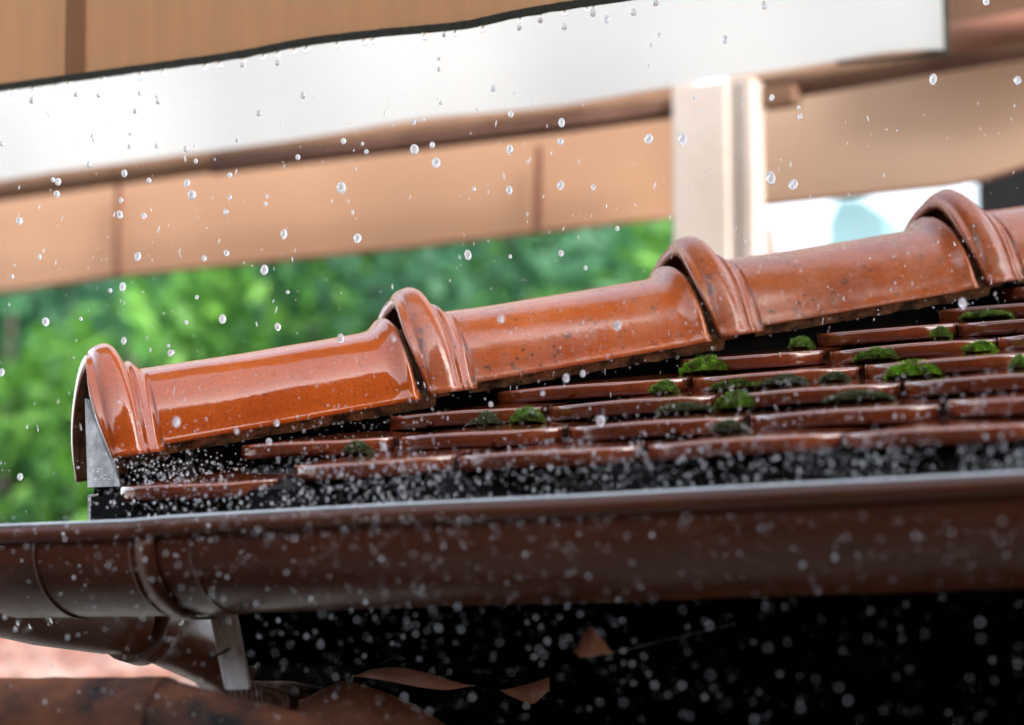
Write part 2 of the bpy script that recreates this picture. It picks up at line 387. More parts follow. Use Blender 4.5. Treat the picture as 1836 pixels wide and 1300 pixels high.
def build_ridge(i, mat, label):
    root = empty('ridge_tile', HB + AX*(CL*i)); tag(root, label, 'ridge tile', 'glazed ridge tiles along the hip of the roof')
    tl = R(1.25)
    rot = Matrix.Rotation(0, 3, 'X'); ax2 = (AX*math.cos(tl)-NRM*math.sin(tl))
    ns, na = 150, 72
    def split(name, s0, s1, n, cap0, cap1):
        vs = []; N = n*na
        for inner in (0, 1):
            for a_ in range(n):
                s = s0+(s1-s0)*a_/(n-1)
                for b_ in range(na):
                    ph = math.pi*b_/(na-1)
                    p = ridge_surface(s, ph, inner, i)
                    # tilt: drop toward the upper end so it slides under its neighbour
                    p = p - NRM*(math.sin(tl)*(s-.0)) + NRM*.004
                    vs.append(p)
        fs, fm = [], []
        for a_ in range(n-1):
            for b_ in range(na-1):
                q = a_*na+b_
                fs.append((q, q+1, q+na+1, q+na)); fm.append(2 if s0+(s1-s0)*a_/(n-1) > .3285 else 0)
                fs.append((N+q+na, N+q+na+1, N+q+1, N+q)); fm.append(1)
            for b_ in (0, na-1):
                q = a_*na+b_; fs.append((q, q+na, N+q+na, N+q) if b_ == 0 else (q+na, q, N+q, N+q+na)); fm.append(1)
        for cap, a_ in ((cap0, 0), (cap1, n-1)):
            if cap:
                for b_ in range(na-1):
                    q = a_*na+b_; fs.append((q+1, q, N+q, N+q+1) if a_ == 0 else (q, q+1, N+q+1, N+q)); fm.append(cap-1)
        o = obj(name, vs, fs, None, root, True, [mat, M['edge'], M['mortar']], fm)
        return o
    split('collar', 0, .060, 46, 1, 0)
    split('barrel', .060, .365, 96, 0, 2)
    # bedding mortar under the near edge
    vs, fs = [], []
    n = 60
    for a_ in range(n):
        s = .05+.30*a_/(n-1)
        for c in range(5):
            t = c/4; j = Vector((noise.noise(Vector((s*60+i*9, c, 1))), noise.noise(Vector((s*55, c, i*5.)))*1, noise.noise(Vector((s*80+i, c*2, 3)))))*.0022
            vs.append(AX*s + LAT*(RW-.002-.010*t) + NRM*(-.003-.010*t - math.sin(tl)*s + .004) + j)
    fs = [(a_*5+c, (a_+1)*5+c, (a_+1)*5+c+1, a_*5+c+1) for a_ in range(n-1) for c in range(4)]
    obj('mortar_bed', vs, fs, M['mortar'], root)
    return root
build_ridge(0, M['glaze_new'], 'clean shiny orange ridge tile at the open left end of the hip')
build_ridge(1, M['glaze_mid'], 'glossy orange ridge tile with dark specks behind its collar, second from the open left end')
build_ridge(2, M['glaze_old'], 'worn orange ridge tile whose collar stands in front of the pale post')
build_ridge(3, M['glaze_old'], 'weathered dull orange ridge tile whose collar stands against the bright white sky')

# ---------------------------------------------------------------- gutter
GY = EY0-.105
gut_root = empty('rain_gutter', atY(900, 905, GY)); tag(gut_root, 'brown half-round metal gutter with a wet rim coloured pale for its sky glint running under the flat tiles', 'gutter')
GR = .078
def trough(pts, name, r, ext=0):
    prof = [(.004, -.003), (.002, -.0005), (0, 0), (-.0025, -.0008), (-.004, -.003), (-.0050, -.006), (-.0052, -.010), (-.004, -.0135), (.0, -.0155), (.003, -.0152)]
    prof2 = []
    for a in range(0, 181, 6): prof2.append((.003 + r-r*math.cos(R(a)), -.0155-(r-.012)*math.sin(R(a))**.9))
    prof = prof + prof2
    vs = []
    for p in pts:
        for (yy, zz) in prof: vs.append(Vector((p.x, p.y+yy, p.z+zz)))
    n = len(prof); fs = [(i*n+j, i*n+j+1, (i+1)*n+j+1, (i+1)*n+j) for i in range(len(pts)-1) for j in range(n-1)]
    o = put(obj(name, vs, fs, M['gutter']), gut_root)
    sm = o.modifiers.new('thick', 'SOLIDIFY'); sm.thickness = .0018; sm.offset = 0; e_ = o.modifiers.new('e', 'EDGE_SPLIT'); e_.split_angle = R(45)
    return o
rim = [(-60, 946), (0, 945), (80, 942), (160, 939), (235, 936), (300, 930), (370, 926), (700, 908), (1050, 892), (1400, 873), (1620, 862), (1836, 850), (1990, 842)]
rp = [atY(x, y, GY) for x, y in rim]
trough(rp[:6], 'trough', GR-.001); trough(rp[4:], 'trough', GR)
# rim strip, sky glint on it put into a pale colour
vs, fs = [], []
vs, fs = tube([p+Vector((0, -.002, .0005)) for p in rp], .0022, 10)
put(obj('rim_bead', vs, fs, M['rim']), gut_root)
# straps
def strap(px, wdt, r, mat, name):
    p = atY(px, interp([r_[0] for r_ in rim], [r_[1] for r_ in rim], px), GY)
    vs = []
    for xx in (-wdt/2, wdt/2):
        for a in range(0, 181, 6): vs.append(Vector((p.x+xx, p.y+.003+GR-r*math.cos(R(a)), p.z-.0155-(r-.012)*math.sin(R(a))**.9)))
    n = 31; fs = [(j, j+1, n+j+1, n+j) for j in range(n-1)]
    o = put(obj(name, vs, fs, mat), gut_root); sm = o.modifiers.new('t', 'SOLIDIFY'); sm.thickness = .002; sm.offset = 0
strap(262, .020, GR+.004, M['gutter'], 'bracket'); strap(232, .003, GR+.0012, M['gutter'], 'joint'); strap(60, .003, GR+.0012, M['gutter'], 'joint'); strap(340, .003, GR+.0012, M['gutter'], 'joint')

# downpipe under the left end
dp = empty('downpipe', atZ(200, 1150, 2.62)); tag(dp, 'dark brown downpipe bend curving away under the left end of the gutter', 'downpipe')
pts = [atZ(-120, 1030, 2.50), atZ(-20, 1058, 2.53), atZ(80, 1085, 2.57), atZ(190, 1105, 2.60), atZ(250, 1112, 2.62)]
put(obj('pipe', *tube(pts, [.045, .044, .042, .039, .037], 32), M['gutter']), dp)
pts = [atZ(235, 1110, 2.62), atZ(262, 1118, 2.64)]
put(obj('socket', *tube(pts, [.0445, .045], 32), M['gutter']), dp)
pts = [atZ(250, 1112, 2.66), atZ(310, 1140, 2.72), atZ(385, 1175, 2.80), atZ(405, 1200, 2.84)]
put(obj('pipe', *tube(pts, .036, 32), M['gutter']), dp)

# ---------------------------------------------------------------- under the eave
dk = empty('building', (.6, 3.2, 0)); tag(dk, 'dark shed under the tiled roof, its wall coloured black as shade', 'building')
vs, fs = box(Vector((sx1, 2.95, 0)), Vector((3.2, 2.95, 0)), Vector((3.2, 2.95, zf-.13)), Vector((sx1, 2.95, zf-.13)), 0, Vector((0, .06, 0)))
put(obj('wall', vs, fs, M['void'], smooth=False), dk)  # black wall colour stands in for the shade under the eave
st = empty('wooden_strut', atZ(425, 1230, 2.66)); tag(st, 'weathered grey wooden strut leaning under the gutter', 'strut')
vs, fs = box(atZ(373, 1093, 2.37), atZ(419, 1091, 2.37), atZ(447, 1236, 2.34), atZ(403, 1238, 2.34), 0, fw*.022)
s1 = put(obj('strut_board', vs, fs, M['oldwood'], smooth=False), st)
bv = s1.modifiers.new('b', 'BEVEL'); bv.width = .0015; bv.segments = 2
put(obj('hook', *tube([atZ(375, 1170, 2.34), atZ(381, 1179, 2.338), atZ(395, 1172, 2.335), atZ(412, 1163, 2.35)], [.0008, .0011, .0011, .0014], 8), M['black']), st)
lg = obj('log_end', *tube([atZ(440, 1262, 2.62), atZ(520, 1258, 2.72), atZ(640, 1280, 2.85)], [.024, .022, .02], 24), M['log']); tag(lg, 'red brown grained end of a rounded timber below the strut', 'timber')

def shell(pts_top, depth, thick, name, mat, dirv):                 # curved clay sheet, front edge through pts, running along dirv
    n = len(pts_top); vs = []
    for k in range(2):
        for p in pts_top: vs.append(p + dirv*(depth*k))
    m_ = len(vs)
    dv = Vector((0, 0, -thick))
    vs += [v+dv for v in list(vs)]
    fs = [(i, i+1, n+i+1, n+i) for i in range(n-1)] + [(m_+n+i, m_+n+i+1, m_+i+1, m_+i) for i in range(n-1)]
    fs += [(i+1, i, m_+i, m_+i+1) for i in range(n-1)] + [(n+i, n+i+1, m_+n+i+1, m_+n+i) for i in range(n-1)]
    fs += [(0, n, m_+n, m_), (n-1, m_+n-1, m_+2*n-1, 2*n-1)]
    return obj(name, vs, fs, mat)
def curve(keys, n=40):
    xs = [k[0] for k in keys]; ys = [k[1] for k in keys]
    return [(xs[0]+(xs[-1]-xs[0])*i/(n-1), interp(xs, ys, xs[0]+(xs[-1]-xs[0])*i/(n-1))) for i in range(n)]
BK = Vector((-.1, 1, -.02)).normalized()
# lower pantile: shaded shell coloured black, lit parts set in as terracotta pieces
c1 = curve([(520, 1262), (560, 1243), (640, 1204), (700, 1197), (760, 1208), (830, 1228), (880, 1229), (940, 1216), (1000, 1200)])
t1 = shell([atZ(x, y, 2.72) for x, y in c1], .30, .004, 'pantile', M['void'], BK); tag(t1, 'thin wavy pantile edge, coloured almost black for shade, curling below the gutter', 'roof tile')
def ribbon(keyt, keyb, Z0, Z1, name, mat, n=36, push=.006):
    a = curve(keyt, n); b = curve(keyb, n); vs = []
    for i in range(n): vs.append(atZ(a[i][0], a[i][1], Z0)); vs.append(atZ(b[i][0], b[i][1], Z1))
    m_ = len(vs); vs += [v+fw*push for v in list(vs)]
    fs = [(2*i, 2*i+1, 2*i+3, 2*i+2) for i in range(n-1)]+[(m_+2*i+2, m_+2*i+3, m_+2*i+1, m_+2*i) for i in range(n-1)]
    fs += [(2*i+2, m_+2*i+2, m_+2*i, 2*i) for i in range(n-1)]+[(2*i+1, m_+2*i+1, m_+2*i+3, 2*i+3) for i in range(n-1)]
    return obj(name, vs, fs, mat)
r1 = ribbon([(632, 1211), (670, 1200), (710, 1197), (760, 1206), (852, 1229)], [(632, 1213), (700, 1222), (752, 1232), (800, 1237), (852, 1230)], 2.66, 2.70, 'pantile', M['terra']); tag(r1, 'crescent of terracotta standing for the lit pantile between two dark curves', 'roof tile')
r2 = ribbon([(872, 1229), (930, 1216), (975, 1208), (985, 1207)], [(872, 1230), (920, 1250), (955, 1262), (985, 1240)], 2.74, 2.74, 'pantile', M['terra']); tag(r2, 'dim brown wedge of pantile right of the lit crescent', 'roof tile')
r3 = ribbon([(1029, 1168), (1045, 1146), (1058, 1125), (1080, 1146), (1101, 1170)], [(1029, 1169), (1040, 1179), (1060, 1177), (1080, 1174), (1101, 1171)], 2.215, 2.215, 'tile_fragment', M['terra'], 24); tag(r3, 'small triangular terracotta fragment in the black shade below the gutter', 'tile fragment')
r4 = ribbon([(535, 1257), (575, 1238), (615, 1222), (670, 1236), (745, 1266), (830, 1310)], [(535, 1300), (600, 1310), (660, 1320), (720, 1330), (780, 1335), (830, 1340)], 2.66, 2.66, 'pantile', M['terra']); tag(r4, 'broad blurred orange pantile hollow at the bottom below the wavy edge', 'roof tile')
wb = obj('cobweb_thread', *tube([atZ(1101, 1170, 2.21), atZ(1200, 1146, 2.19), atZ(1320, 1118, 2.17)], .00012, 6), M['white_board']); tag(wb, 'faint single cobweb thread stretching right from the small clay fragment', 'cobweb')

# near blurred dark barrel tiles bottom left
nb = empty('lower_roof', atZ(200, 1290, 2.25)); tag(nb, 'dark mottled barrel of a lower roof filling the bottom left corner', 'roof')
def barrel(pa, pb, r, name, mat):
    ax = (pb-pa).normalized(); sd_ = ax.cross(Vector((0, 0, 1))).normalized(); u_ = sd_.cross(ax)
    vs = []; n, m_ = 40, 25
    for i in range(n):
        c = pa+(pb-pa)*(i/(n-1))
        for j in range(m_):
            a = math.pi*j/(m_-1); rr = r*(1+.02*noise.noise(Vector((i*.3, j*.3, 2))))
            vs.append(c+sd_*(rr*math.cos(a))+u_*(rr*math.sin(a)))
    fs = [(i*m_+j, (i+1)*m_+j, (i+1)*m_+j+1, i*m_+j+1) for i in range(n-1) for j in range(m_-1)]
    o = put(obj(name, vs, fs, mat), nb); s_ = o.modifiers.new('t', 'SOLIDIFY'); s_.thickness = .012; s_.offset = -1
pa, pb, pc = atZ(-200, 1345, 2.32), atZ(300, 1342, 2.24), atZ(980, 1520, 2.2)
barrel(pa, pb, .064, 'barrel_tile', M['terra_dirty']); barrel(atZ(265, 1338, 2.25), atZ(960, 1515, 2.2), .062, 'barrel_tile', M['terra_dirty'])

# far orange roof bottom left
fr = empty('neighbour_roof', atY(100, 1180, 5.2)); tag(fr, 'far blurred orange and pale pink tiled roof seen below the left end of the gutter', 'roof')
vs = []; n, m_ = 60, 40
A_, B_, C_ = atY(-300, 1225, 4.6), atY(900, 1225, 4.6), atY(-300, 1040, 6.4)
for i in range(n):
    for j in range(m_):
        p = A_+(B_-A_)*(i/(n-1))+(C_-A_)*(j/(m_-1)); p.z += .018*abs(math.sin(j*.9))+.01*math.sin(i*2.1)
        vs.append(p)
fs = [(i*m_+j, (i+1)*m_+j, (i+1)*m_+j+1, i*m_+j+1) for i in range(n-1) for j in range(m_-1)]
o = put(obj('roof_surface', vs, fs, M['terra_far']), fr); s_ = o.modifiers.new('t', 'SOLIDIFY'); s_.thickness = .05; s_.offset = -1

# ================================================================ AWNINGS
def valance(keys, top_dz, Y, name, mat, root, n=90, thick=.0012, wavy=.004, seed=0, xs=None, wl=3):
    c = curve(keys, n); vs = []; m_ = 14
    for i, (x, y) in enumerate(c):
        p = atY(x, y, Y)
        for j in range(m_):
            t = j/(m_-1)
            dy = wavy*noise.noise(Vector((p.x*wl, t*1.5, seed)))*(1.3-t)
            vs.append(Vector((p.x, p.y+dy, p.z+top_dz*t)))
    fs = [(i*m_+j, (i+1)*m_+j, (i+1)*m_+j+1, i*m_+j+1) for i in range(n-1) for j in range(m_-1)]
    o = put(obj(name, vs, fs, mat), root); s_ = o.modifiers.new('t', 'SOLIDIFY'); s_.thickness = thick; s_.offset = 0; e_ = o.modifiers.new('e', 'EDGE_SPLIT'); e_.split_angle = R(45)
    return o
def canopy(x0, x1, Yv, zt, dy, dz, mat, root):
    vs, fs = grid(24, 14, lambda u, v: Vector((x0+(x1-x0)*u, Yv+dy*v, zt+dz*v-.02*math.sin(v*3.14))))
    o = put(obj('canopy', vs, fs, mat), root); s_ = o.modifiers.new('t', 'SOLIDIFY'); s_.thickness = .0015; s_.offset = 0; e_ = o.modifiers.new('e', 'EDGE_SPLIT'); e_.split_angle = R(45)
# front (near) awning
YA = 2.42
aw1 = empty('awning', atY(300, 50, YA)); tag(aw1, 'tan striped awning flap with a black dripping hem at top left', 'awning')
hemk = [(-200, 181), (0, 154), (130, 136), (300, 113), (420, 97), (560, 71), (700, 54), (830, 42), (930, 22), (1060, 1), (1300, -34), (1500, -60)]
HT = .42
valance(hemk, HT, YA, 'flap', M['beige_near'], aw1, 120, .0016, .010, 1)
# darker band sewn on the flap
bx0, bx1 = atY(117, 140, YA).x, atY(153, 140, YA).x
def bandf(u, v):
    x = bx0+(bx1-bx0)*u+ (.004*v); zb = atY(117+36*u, 136-5*u, YA).z
    dy = .010*noise.noise(Vector((x*3, v*1.5, 1)))*(1.3-v)
    return Vector((x, YA+dy-.0022, zb+HT*v))
put(obj('band', *grid(6, 14, bandf), M['beige_seam']), aw1)
hv = []
ch = curve(hemk, 160)
for i, (x, y) in enumerate(ch):
    p = atY(x, y, YA); j1 = .0006*noise.noise(Vector((x*.05, 0, 0))); j2 = .0010*noise.noise(Vector((x*.04, 5, 0)))
    dy = .010*noise.noise(Vector((p.x*3, 0, 1)))*1.3
    hh = .0065
    for (a, b) in ((-.004, .0012+j1), (.003, .0012+j1), (.003, -hh+j2), (-.004, -hh+j2)): hv.append(Vector((p.x, p.y+a+dy, p.z+b)))
hf = [(i*4+j, i*4+(j+1) % 4, (i+1)*4+(j+1) % 4, (i+1)*4+j) for i in range(159) for j in range(4)]
put(obj('hem', hv, hf, M['hem'], smooth=False), aw1)
zA = atY(500, 80, YA).z
canopy(-2.2, .6, YA, zA+HT, .4, .14, M['beige_near'], aw1)
# white awning
YW = 3.75
aw2 = empty('awning', atY(900, 150, YW)); tag(aw2, 'long off-white canvas awning flap hanging behind the tan striped one', 'awning')
whk = [(-300, 366), (0, 325), (200, 295), (330, 273), (480, 257), (610, 240), (760, 213), (900, 196), (1050, 180), (1200, 158), (1350, 132), (1500, 110), (1600, 95), (1694, 90)]
valance(whk, .62, YW, 'flap', M['white_fab'], aw2, 110, .0016, .02, 4)
pr = atY(1694, 90, YW)
vs, fs = box(pr+Vector((0, -.004, -.006)), pr+Vector((.006, -.004, -.006)), pr+Vector((.006, -.004, .6)), pr+Vector((0, -.004, .6)), 0, Vector((0, .01, 0)))
put(obj('edge_binding', vs, fs, M['hem'], smooth=False), aw2)
vs, fs = box(atY(1500, 110, YW)+Vector((0, -.003, -.001)), atY(1694, 91, YW)+Vector((0, -.003, -.001)), atY(1694, 93, YW)+Vector((0, -.003, -.006)), atY(1500, 112, YW)+Vector((0, -.003, -.003)), 0, Vector((0, .008, 0)))
put(obj('edge_binding', vs, fs, M['hem'], smooth=False), aw2)
# rear tan awning, left of the post
YB = 4.45
aw3 = empty('awning', atY(600, 380, YB)); tag(aw3, 'rear peach tan awning flap with two brown seams left of the pale post', 'awning')
bk_ = [(-300, 560), (0, 522), (200, 493), (520, 462), (760, 438), (980, 412), (1215, 386)]
valance(bk_, .55, YB, 'flap', M['beige_far'], aw3, 80, .002, .02, 8)
for px, yb, yt in ((208, 492, 330), (962, 412, 262)):
    a, b = atY(px, yb, YB-.02), atY(px+4, yt, YB-.02)
    vs, fs = box(a+Vector((-.008, 0, 0)), a+Vector((.008, 0, 0)), b+Vector((.008, 0, 0)), b+Vector((-.008, 0, 0)), 0, Vector((0, .003, 0)))
    put(obj('seam', vs, fs, M['seam_far'], smooth=False), aw3)
put(obj('hem', *tube([atY(x, y+2, YB-.01) for x, y in bk_], .004, 8), M['seam_far']), aw3)
def rail(keys, Y, r, name, mat, root): put(obj(name, *tube([atY(x, y, Y) for x, y in keys], r, 16), mat), root)
rail([(-200, 366), (0, 340), (420, 282), (800, 233), (1240, 168)], YB-.12, .026, 'front_rail', M['rail'], aw3)
rail([(380, 300), (700, 262), (1000, 226), (1215, 196)], YB-.2, .016, 'roller_tube', M['rail_dark'], aw3)
rail([(380, 283), (700, 244), (1000, 205), (1215, 176)], YB-.2, .010, 'roller_tube', M['rail'], aw3)
# rear awning, right of the post
aw4 = empty('awning', atY(1600, 250, YB)); tag(aw4, 'rear greyish tan awning flap right of the pale post', 'awning')
bk2 = [(1310, 372), (1450, 357), (1600, 342), (1700, 332), (1770, 318), (1826, 300), (1990, 250)]
valance(bk2, .55, YB, 'flap', M['beige_grey'], aw4, 60, .002, .03, 12)
put(obj('hem', *tube([atY(x, y+2, YB-.01) for x, y in bk2], .004, 8), M['seam_far']), aw4)
rail([(1350, 178), (1500, 152), (1700, 117), (1990, 72)], YB-.15, .012, 'front_rail', M['rail_dark'], aw4)
rail([(1350, 160), (1500, 134), (1700, 98), (1990, 52)], YB-.15, .020, 'front_rail', M['rail'], aw4)
vs, fs = box(atY(1362, 188, YB-.2), atY(1420, 180, YB-.2), atY(1420, 150, YB-.2), atY(1362, 158, YB-.2), 0, Vector((0, .05, 0)))
put(obj('rail_bracket', vs, fs, M['rail'], smooth=False), aw4)
rail([(1690, 75), (1836, 50), (1990, 30)], YB-.16, .030, 'fascia_tube', M['seam_far'], aw4)
vs, fs = box(atY(1640, 62, YB-.10), atY(2000, 18, YB-.10), atY(2000, -260, YB-.10), atY(1640, -260, YB-.10), 0, Vector((0, .04, 0)))
put(obj('fascia_board', vs, fs, M['rail'], smooth=False), aw4)
# post
YP = 4.2
po = empty('post', Vector((atY(1280, 400, YP).x, YP, 0))); tag(po, 'pale beige awning post standing behind the ridge tiles', 'post')
def vbox(x0, x1, Y, th_, name, mat, z0=0, z1=None):
    a, b = atY(x0, 420, Y), atY(x1, 420, Y); z1 = z1 or atY(1280, 145, Y).z
    vs, fs = box(Vector((a.x, Y, z0)), Vector((b.x, Y, z0)), Vector((b.x, Y, z1)), Vector((a.x, Y, z1)), 0, Vector((0, th_, 0)))
    o = put(obj(name, vs, fs, mat, smooth=False), po); bv = o.modifiers.new('b', 'BEVEL'); bv.width = .004; bv.segments = 2
vbox(1206, 1306, YP, .09, 'shaft', M['post']); vbox(1307, 1326, YP+.008, .05, 'groove', M['post_rim']); vbox(1327, 1352, YP+.004, .06, 'side_strip', M['post_rim'])

# ================================================================ BACKGROUND
def bush(px0, px1, pyt, Y, n, m, label, seed, name='shrub', ls=1, ncl=44, rad=(.16, .42)):
    rr = random.Random(seed)
    a, b = atY(px0, 900, Y), atY(px1, 900, Y); cx = (a.x+b.x)/2; hw = (b.x-a.x)/2; zt = atY((px0+px1)/2, pyt, Y).z
    root = empty(name, (cx, Y, 0)); tag(root, label, 'shrub', 'green shrubs behind the roof')
    cl = []
    for _ in range(ncl):
        cl.append((Vector((cx+rr.uniform(-1, 1)*hw, Y+rr.uniform(-.5, .7), rr.uniform(.8, zt-.1))), rr.uniform(*rad)))
    vs, fs = [], []
    for _ in range(n):
        c, r = rr.choice(cl); d = Vector((rr.gauss(0, 1), rr.gauss(0, 1), rr.gauss(0, 1))).normalized()*r*rr.uniform(.5, 1.05)
        p = c+d*Vector((1, 1, 1)).length/1.73
        nn = (d.normalized()*.6+Vector((rr.uniform(-1, 1), rr.uniform(-1, 1), rr.uniform(-.2, 1)))).normalized()
        t = nn.orthogonal().normalized(); t.rotate(Matrix.Rotation(rr.uniform(0, 6.28), 3, nn)); s = nn.cross(t); L = ls*rr.uniform(.035, .075); q = len(vs)
        vs += [p-t*L, p+s*L*.42+nn*.004, p+t*L*1.1, p-s*L*.42+nn*.004]; fs.append((q, q+1, q+2, q+3))
    put(obj('foliage', vs, fs, m, smooth=False), root)
    st_ = []
    for k in range(4):
        x = cx+hw*(-.6+.4*k); st_.append(tube([Vector((x, Y, 0)), Vector((x+rr.uniform(-.1, .1), Y+.1, zt*.5)), Vector((x+rr.uniform(-.2, .2), Y+.1, zt*.9))], [.035, .022, .008], 8))
    put(obj('stem', *join(*st_), M['bark']), root)
L1 = leafm('mid_green_leaves', (.03, .15, .035), (.08, .27, .06)); L2 = leafm('yellow_green_leaves', (.04, .17, .02), (.13, .33, .04))
L3 = leafm('deep_green_leaves', (.010, .065, .022), (.035, .16, .055)); L4 = leafm('blue_green_leaves', (.022, .10, .045), (.06, .20, .10))
bush(-420, 260, 380, 8.4, 7000, L4, 'blue green leafy shrub at the left edge behind the roof', 1)
bush(60, 560, 400, 8.0, 5000, L2, 'yellow green leafy shrub behind the open end of the ridge', 2)
bush(330, 900, 380, 9.0, 8000, L1, 'mid green leafy shrub behind the first two ridge collars', 3)
bush(560, 1020, 340, 8.2, 4000, L4, 'pale blue green shrub above the second ridge collar', 4)
bush(820, 1130, 320, 8.6, 6000, L2, 'bright yellow green shrub just left of the pale post', 5)
bush(-400, 1090, 300, 10.2, 42000, L3, 'wide deep green shrub mass standing behind the brighter shrubs', 6, ls=1.9, ncl=230, rad=(.3, .55))
# distant things right of the post
hs1 = empty('distant_house', (atY(1540, 500, 16).x, 16, 0)); tag(hs1, 'distant blurred teal house gable between patches of bright sky', 'house')
a, b, c, d, e = atY(1440, 470, 16), atY(1615, 470, 16), atY(1590, 385, 16), atY(1545, 352, 16), atY(1500, 352, 16)
vs = [a, b, c, d, e, atY(1480, 400, 16)]; vs = [Vector((v.x, 16, v.z)) for v in vs]
vs[0].z = vs[1].z = 0; k_ = len(vs); vs += [v+Vector((0, 2, 0)) for v in vs]
fs = [tuple(range(k_)), tuple(range(2*k_-1, k_-1, -1))]+[(i, (i+1) % k_, k_+(i+1) % k_, k_+i) for i in range(k_)]
put(fixn(obj('wall', vs, fs, M['teal'], smooth=False)), hs1)
vs, fs = box(atY(1350, 470, 12), atY(1400, 470, 12), atY(1390, 405, 12), atY(1350, 385, 12), 0, Vector((0, .05, 0)))
tag(obj('parasol', vs, fs, M['pinkred'], smooth=False), 'blurred faded red cloth edge beside the foot of the pale post', 'parasol')
vs, fs = box(atY(1752, 470, 9), atY(2000, 470, 9), atY(2000, 250, 9), atY(1748, 318, 9), 0, Vector((0, .3, 0)))
tag(obj('dark_gable', vs, fs, M['black'], smooth=False), 'dark blurred gable corner at the right edge under the greyish tan awning', 'building')

# unseen house added behind the camera so the glaze mirrors something dark
hh = empty('house', (0, -1.2, 0)); tag(hh, 'unseen brown boarded low house added behind the camera for dark reflections', 'house')
vs, fs = box(Vector((-9, -1.2, 0)), Vector((1.25, -1.2, 0)), Vector((1.25, -1.2, 4.1)), Vector((-9, -1.2, 4.1)), 0, Vector((0, -.2, 0)))
put(obj('wall', vs, fs, M['added_house_dark'], smooth=False), hh)
vs, fs = box(Vector((-9, -3.0, 4.6)), Vector((1.25, -3.0, 4.6)), Vector((1.25, -.9, 3.95)), Vector((-9, -.9, 3.95)), 0, Vector((0, 0, .12)))
put(obj('eave', vs, fs, M['added_house_dark'], smooth=False), hh)
for x in (-8, -5, -1.5):
    vs, fs = box(Vector((x, -1.19, .9)), Vector((x+1.2, -1.19, .9)), Vector((x+1.2, -1.19, 2.2)), Vector((x, -1.19, 2.2)), 0, Vector((0, .03, 0)))
    put(obj('window', vs, fs, M['glass_dark'], smooth=False), hh)

wg = empty('house', (1.3, -1.2, 0)); tag(wg, 'unseen tall brown house wing added on the right for dark reflections', 'house')  # wing out of view, added to block low sky from the glaze reflection
vs, fs = box(Vector((1.3, -6, 0)), Vector((1.3, 1.3, 0)), Vector((1.3, 1.3, 7.6)), Vector((1.3, -6, 7.6)), 0, Vector((4, 0, 0)))
put(obj('wall', vs, fs, M['added_house_dark'], smooth=False), wg)
# ================================================================ MOSS
def moss(px, row, wpx, h, mat, label, seed, flat=1, dyy=.0):
    rr = random.Random(seed); y, z = course(row); y += .006+dyy; z -= .0135 if dyy <= 0 else -.0+TP*dyy*.4-.0
    if dyy <= 0: y -= .0; 
    x = xon(px, y, z); hw = wpx*.44/FPX*2.6/.89; h *= .93; c = Vector((x, y-.004, z-.001))
    vs, fs = [], []; hw0, h0, c0 = hw, h, c
    for (ox, kw, kh) in ((0, .82, 1), (rr.uniform(-.75, -.5), rr.uniform(.35, .5), rr.uniform(.45, .75)), (rr.uniform(.45, .75), rr.uniform(.3, .5), rr.uniform(.35, .7)), (rr.uniform(-1, 1), .22, rr.uniform(.2, .4))):
        hw, h, c = hw0*kw, h0*kh, c0+Vector((ox*hw0, rr.uniform(-.002, .004), 0)); sd = seed+ox*7
        K = lambda az, el: 1+.26*noise.noise(Vector((math.cos(az)*1.6+sd, math.sin(az)*1.6, el*1.6)))+.08*noise.noise(Vector((math.cos(az)*5+sd, math.sin(az)*5, el*6)))
        nu, nv = 32, 12; b0 = len(vs)
        for j in range(nv):
            el = math.pi/2*j/(nv-1)
            for i in range(nu):
                az = 2*math.pi*i/nu; k = K(az, el)
                vs.append(c+Vector((hw*.93*k*math.cos(az)*math.cos(el), .014*k*math.sin(az)*math.cos(el), h*.88*k*math.sin(el))))
        fs += [(b0+j*nu+i, b0+j*nu+(i+1) % nu, b0+(j+1)*nu+(i+1) % nu, b0+(j+1)*nu+i) for j in range(nv-1) for i in range(nu)]
        for _ in range(int(5200*min(1.4, hw/.03))+300):
            az = rr.uniform(0, 6.283); el = math.asin(rr.uniform(0, 1)); k = K(az, el)
            nn = Vector((math.cos(az)*math.cos(el)/hw, math.sin(az)*math.cos(el)/.014, math.sin(el)/h)).normalized()
            p = c+Vector((hw*k*math.cos(az)*math.cos(el), .014*k*math.sin(az)*math.cos(el), h*k*math.sin(el)))*rr.uniform(.88, 1.03)
            nn = (nn+Vector((rr.uniform(-.6, .6), rr.uniform(-.6, .6), rr.uniform(-.3, .7)))).normalized(); t = nn.orthogonal().normalized(); t.rotate(Matrix.Rotation(rr.uniform(0, 6.28), 3, nn))
            L = rr.uniform(.0015, .0036)*(1.7 if rr.random() < .08 else 1); b_ = .00028; q = len(vs)
            vs += [p-t*b_, p+t*b_, p+nn*L, p+nn*L*.5+t.cross(nn)*b_*2]; fs += [(q, q+1, q+2), (q, q+3, q+2)]
    o = obj('moss_cushion', vs, fs, mat, smooth=False); tag(o, label, 'moss', 'moss cushions growing on the flat tiles')
B, D, G = M['moss_bright'], M['moss_mid'], M['moss_dark']
moss(1272, 5, 92, .016, B, 'largest bright green moss dome, below the third ridge collar', 1)
moss(947, 3, 60, .014, D, 'round green moss cushion in the tile joint near the middle', 2)
moss(879, 3, 36, .012, G, 'small grey withered moss tuft left of the round green cushion', 3)
moss(1195, 4, 40, .013, D, 'small moss tuft in the tile joint below left of the largest dome', 4)
moss(1640, 4, 82, .016, B, 'bright moss dome below the far right ridge tile', 5)
moss(1575, 5, 84, .011, D, 'flat moss pad on the tile edge above left of the far right dome', 6)
moss(1325, 3, 66, .016, D, 'green moss dome on the tile edge directly under the dark moss pads', 7)
